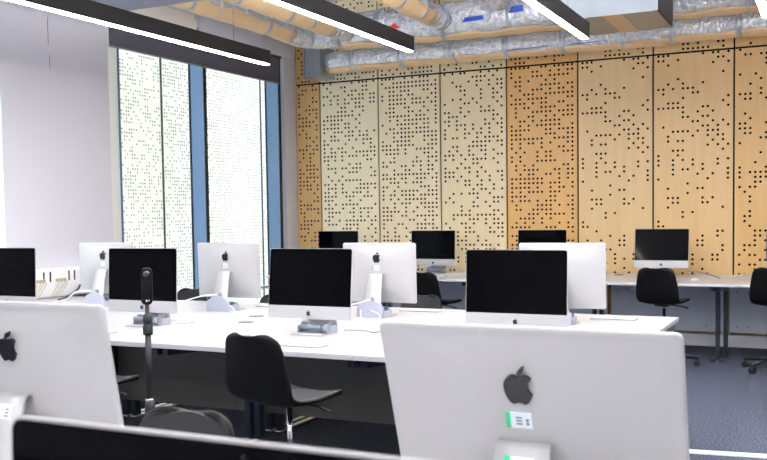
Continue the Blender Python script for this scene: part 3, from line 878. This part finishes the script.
cord('power_cable', [(-2.71, 5.395, 0.87), (-2.80, 5.33, 0.84), (-2.95, 5.2, 0.80), (-3.06, 5.02, 0.765), (-3.1, 4.9, 0.7585)], 0.0045, 'cable', 'white cable from the stand beside the small dark screen')
cord('power_cable', [(-2.71, 5.39, 0.80), (-2.62, 5.33, 0.78), (-2.60, 5.28, 0.7585), (-2.70, 5.25, 0.7585), (-2.76, 5.35, 0.80)], 0.0035, 'cable', 'white cable loop on the stand overlapping the small dark screen')
cord('power_cable', [(-5.10, 5.395, 0.87), (-5.22, 5.36, 0.86), (-5.35, 5.40, 0.80), (-5.55, 5.5, 0.765), (-5.64, 5.55, 0.7585)], 0.008, 'cable', 'thick white cable from the half hidden computer back to the trunking')
cord('power_cable', [(-2.52, 4.67, 0.762), (-2.42, 4.72, 0.7585), (-2.32, 4.66, 0.7585), (-2.30, 4.8, 0.7585)], 0.004, 'cable_g', 'grey cable curled beside the lock under the empty chair screen')
cord('power_cable', [(-3.71, 4.67, 0.762), (-3.62, 4.72, 0.7585), (-3.56, 4.58, 0.7585), (-3.66, 4.40, 0.7585), (-3.70, 4.30, 0.7585)], 0.004, 'cable', 'white cable curled at the lock under the pole camera screen')
cord('power_cable', [(-1.32, 9.80, 0.80), (-1.2, 9.85, 0.79), (-1.05, 9.75, 0.7585), (-0.98, 9.5, 0.7585)], 0.006, 'cable_g', 'grey cable over the wall desk joint from the black chair screen')
cord('power_cable', [(-0.9, 9.7, 0.7585), (-0.78, 9.82, 0.78), (-0.6, 9.9, 0.79), (-0.35, 9.86, 0.80)], 0.006, 'cable', 'white cable over the wall desk to the last screen')

# socket trunking under the white wall
tr = thing('socket_trunking', 'white bench trunking with plug sockets along the foot of the white wall', 'trunking', (XW, 0, 0))
bm = bmn(); box(bm, 0.0, 0.13, 4.2, 6.74, 0.752, 1.0, 0, 0.012); link('trunking_body', bm, M['bright'], tr)
for y in (5.80, 5.872, 6.087, 6.152):
    bm = bmn(); box(bm, 0.128, 0.134, y - 0.007, y + 0.007, 0.885, 0.972); link('slot', bm, M['gasket'], tr)
plug_n = 0
for base in (5.69, 5.93):
    bm = bmn(); box(bm, 0.130, 0.133, base - 0.02, base + 0.125, 0.868, 0.925); link('socket_plate', bm, M['bright'], tr)
    for k in range(4):
        y = base + 0.008 + k * 0.032
        bm = bmn(); box(bm, 0.133, 0.150, y - 0.010, y + 0.010, 0.885, 0.912, 0, 0.003); pl = link('plug', bm, M['cable_t'], tr)
        bm = bmn(); tube(bm, spline([(0.148, y, 0.895), (0.18, y - 0.02, 0.87), (0.22, y - 0.12, 0.80), (0.30, y - 0.25, 0.756)], 6), 0.0035, 6); link('plug_cable', bm, M['cable_t'], pl)
bm = bmn(); tube(bm, spline([(-5.99, 6.20, 0.835), (-5.93, 6.10, 0.80), (-5.80, 5.85, 0.765), (-5.66, 5.62, 0.762)], 6), 0.010, 8)
tag(link('power_cable', bm, M['gasket']), 'thick black cable dropping from the trunking behind the half hidden computer', 'cable')
bm = bmn(); box(bm, -0.13, 0.13, -0.035, 0.035, 0.001, 0.03, 0, 0.005); box(bm, 0.10, 0.14, -0.03, 0.03, 0.0, 0.032, 1, 0.004)
tag(link('power_strip', bm, [M['cable'], M['gasket']], None, (-5.30, 5.10, ZD), (0, 0, R(35))), 'white power strip with a black end on the table by the trunking', 'power strip')

# ------------------------------------------------------------------ pole camera
TX, TY = -2.452, 2.90
tp = thing('tripod', 'black tripod pole standing between the two silver computer backs', 'tripod', (TX, TY, 0))
bm = bmn(); lathe(bm, [(0.013, 0.68), (0.012, 0.98)], 14); link('pole', bm, M['black2'], tp)
bm = bmn(); lathe(bm, [(0.019, 0.955), (0.020, 0.965), (0.020, 0.99), (0.017, 0.995), (0.017, 1.003), (0.019, 1.008), (0.019, 1.028), (0.012, 1.038), (0.0085, 1.045), (0.0085, 1.075)], 14); link('collar', bm, M['black2'], tp)
bm = bmn(); lathe(bm, [(0.016, 0.688), (0.018, 0.694), (0.016, 0.70)], 16); link('ring', bm, M['chrome'], tp)
bm = bmn(); lathe(bm, [(0.020, 0.30), (0.022, 0.52), (0.021, 0.67), (0.017, 0.69)], 14); link('lower_column', bm, M['black2'], tp)
for k in range(3):
    a = R(100 + 120 * k); d = Vector((math.cos(a), math.sin(a), 0))
    bm = bmn(); tube(bm, [d * 0.02 + Vector((0, 0, 0.60)), d * 0.12 + Vector((0, 0, 0.32)), d * 0.235 + Vector((0, 0, 0.012))], [0.012, 0.011, 0.010], 10); link('leg', bm, M['black2'], tp)
pc = thing('panoramic_camera', 'slim black panoramic camera on top of the tripod pole', 'camera', (TX, TY, 1.076), R(38))
bm = bmn(); prism_y(bm, rrect(0.044, 0.146, 0.016, 0, 0.073, 6), -0.013, 0.013)
bmesh.ops.bevel(bm, geom=[e for e in bm.edges if abs((e.verts[0].co - e.verts[1].co).y) < 1e-5], offset=0.003, segments=2, affect='EDGES')
link('camera_body', bm, M['black'], pc)
for s in (-1, 1):
    bm = bmn(); bmesh.ops.create_uvsphere(bm, u_segments=16, v_segments=10, radius=0.014)
    for v in bm.verts: v.co = Vector((v.co.x, v.co.y * 0.55 + s * 0.013, v.co.z + 0.122))
    link('lens', bm, M['lens'], pc, smooth=True)
bm = bmn(); box(bm, -0.004, 0.002, -0.0142, -0.0128, 0.012, 0.020); box(bm, 0.006, 0.010, -0.0142, -0.0128, 0.014, 0.020); link('marking', bm, M['tag_w'], pc)

# white strip on the carpet
bm = bmn(); box(bm, -0.50, 1.3, -0.045, 0.045, 0.001, 0.006)
tag(link('floor_strip', bm, M['strip'], None, (-0.40, 5.68, 0), (0, 0, R(7.5))), 'white strip of tape on the carpet past the huge silver computer', 'floor tape')

# ------------------------------------------------------------------ light
w = bpy.data.worlds.new('World'); S.world = w; w.use_nodes = True
bg = w.node_tree.nodes['Background']
bg.inputs[0].default_value = (0.80, 0.90, 1.0, 1)
bg.inputs[1].default_value = 1.3
sun = bpy.data.lights.new('sun', 'SUN'); sun.energy = 1.25; sun.angle = R(2); sun.color = (1.0, 0.96, 0.88)
so = bpy.data.objects.new('sun', sun); C.objects.link(so)
so.rotation_euler = Vector((0.62, 0.55, -0.56)).to_track_quat('-Z', 'Y').to_euler()

# ------------------------------------------------------------------ camera
cd = bpy.data.cameras.new('camera')
cam = bpy.data.objects.new('camera', cd); C.objects.link(cam)
r_ = Vector((0.90020042, 0.43524694, -0.01411737)); d_ = Vector((0.0093174, -0.05166132, -0.9986212)); f_ = Vector((-0.43537614, 0.89882769, -0.05056092))
mw = Matrix.Identity(4)
for i in range(3):
    mw[i][0] = r_[i]; mw[i][1] = -d_[i]; mw[i][2] = -f_[i]
mw.translation = Vector((0, 0, 1.42))
cam.matrix_world = mw
cd.sensor_fit = 'HORIZONTAL'; cd.sensor_width = 36.0
cd.lens = 36.0 * 927.91 / 767.0
cd.shift_y = (261.6 - 230.0) / 767.0
cd.clip_start = 0.05
cd.dof.use_dof = True
cd.dof.focus_distance = 5.2
cd.dof.aperture_fstop = 9.0
S.camera = cam
S.view_settings.view_transform = 'Standard'
S.view_settings.look = 'None'
S.view_settings.gamma = 1.0
S.view_settings.exposure = 0.88
S.cycles.max_bounces = 10
S.cycles.diffuse_bounces = 5
S.cycles.transparent_max_bounces = 8
S.cycles.sample_clamp_indirect = 6.0
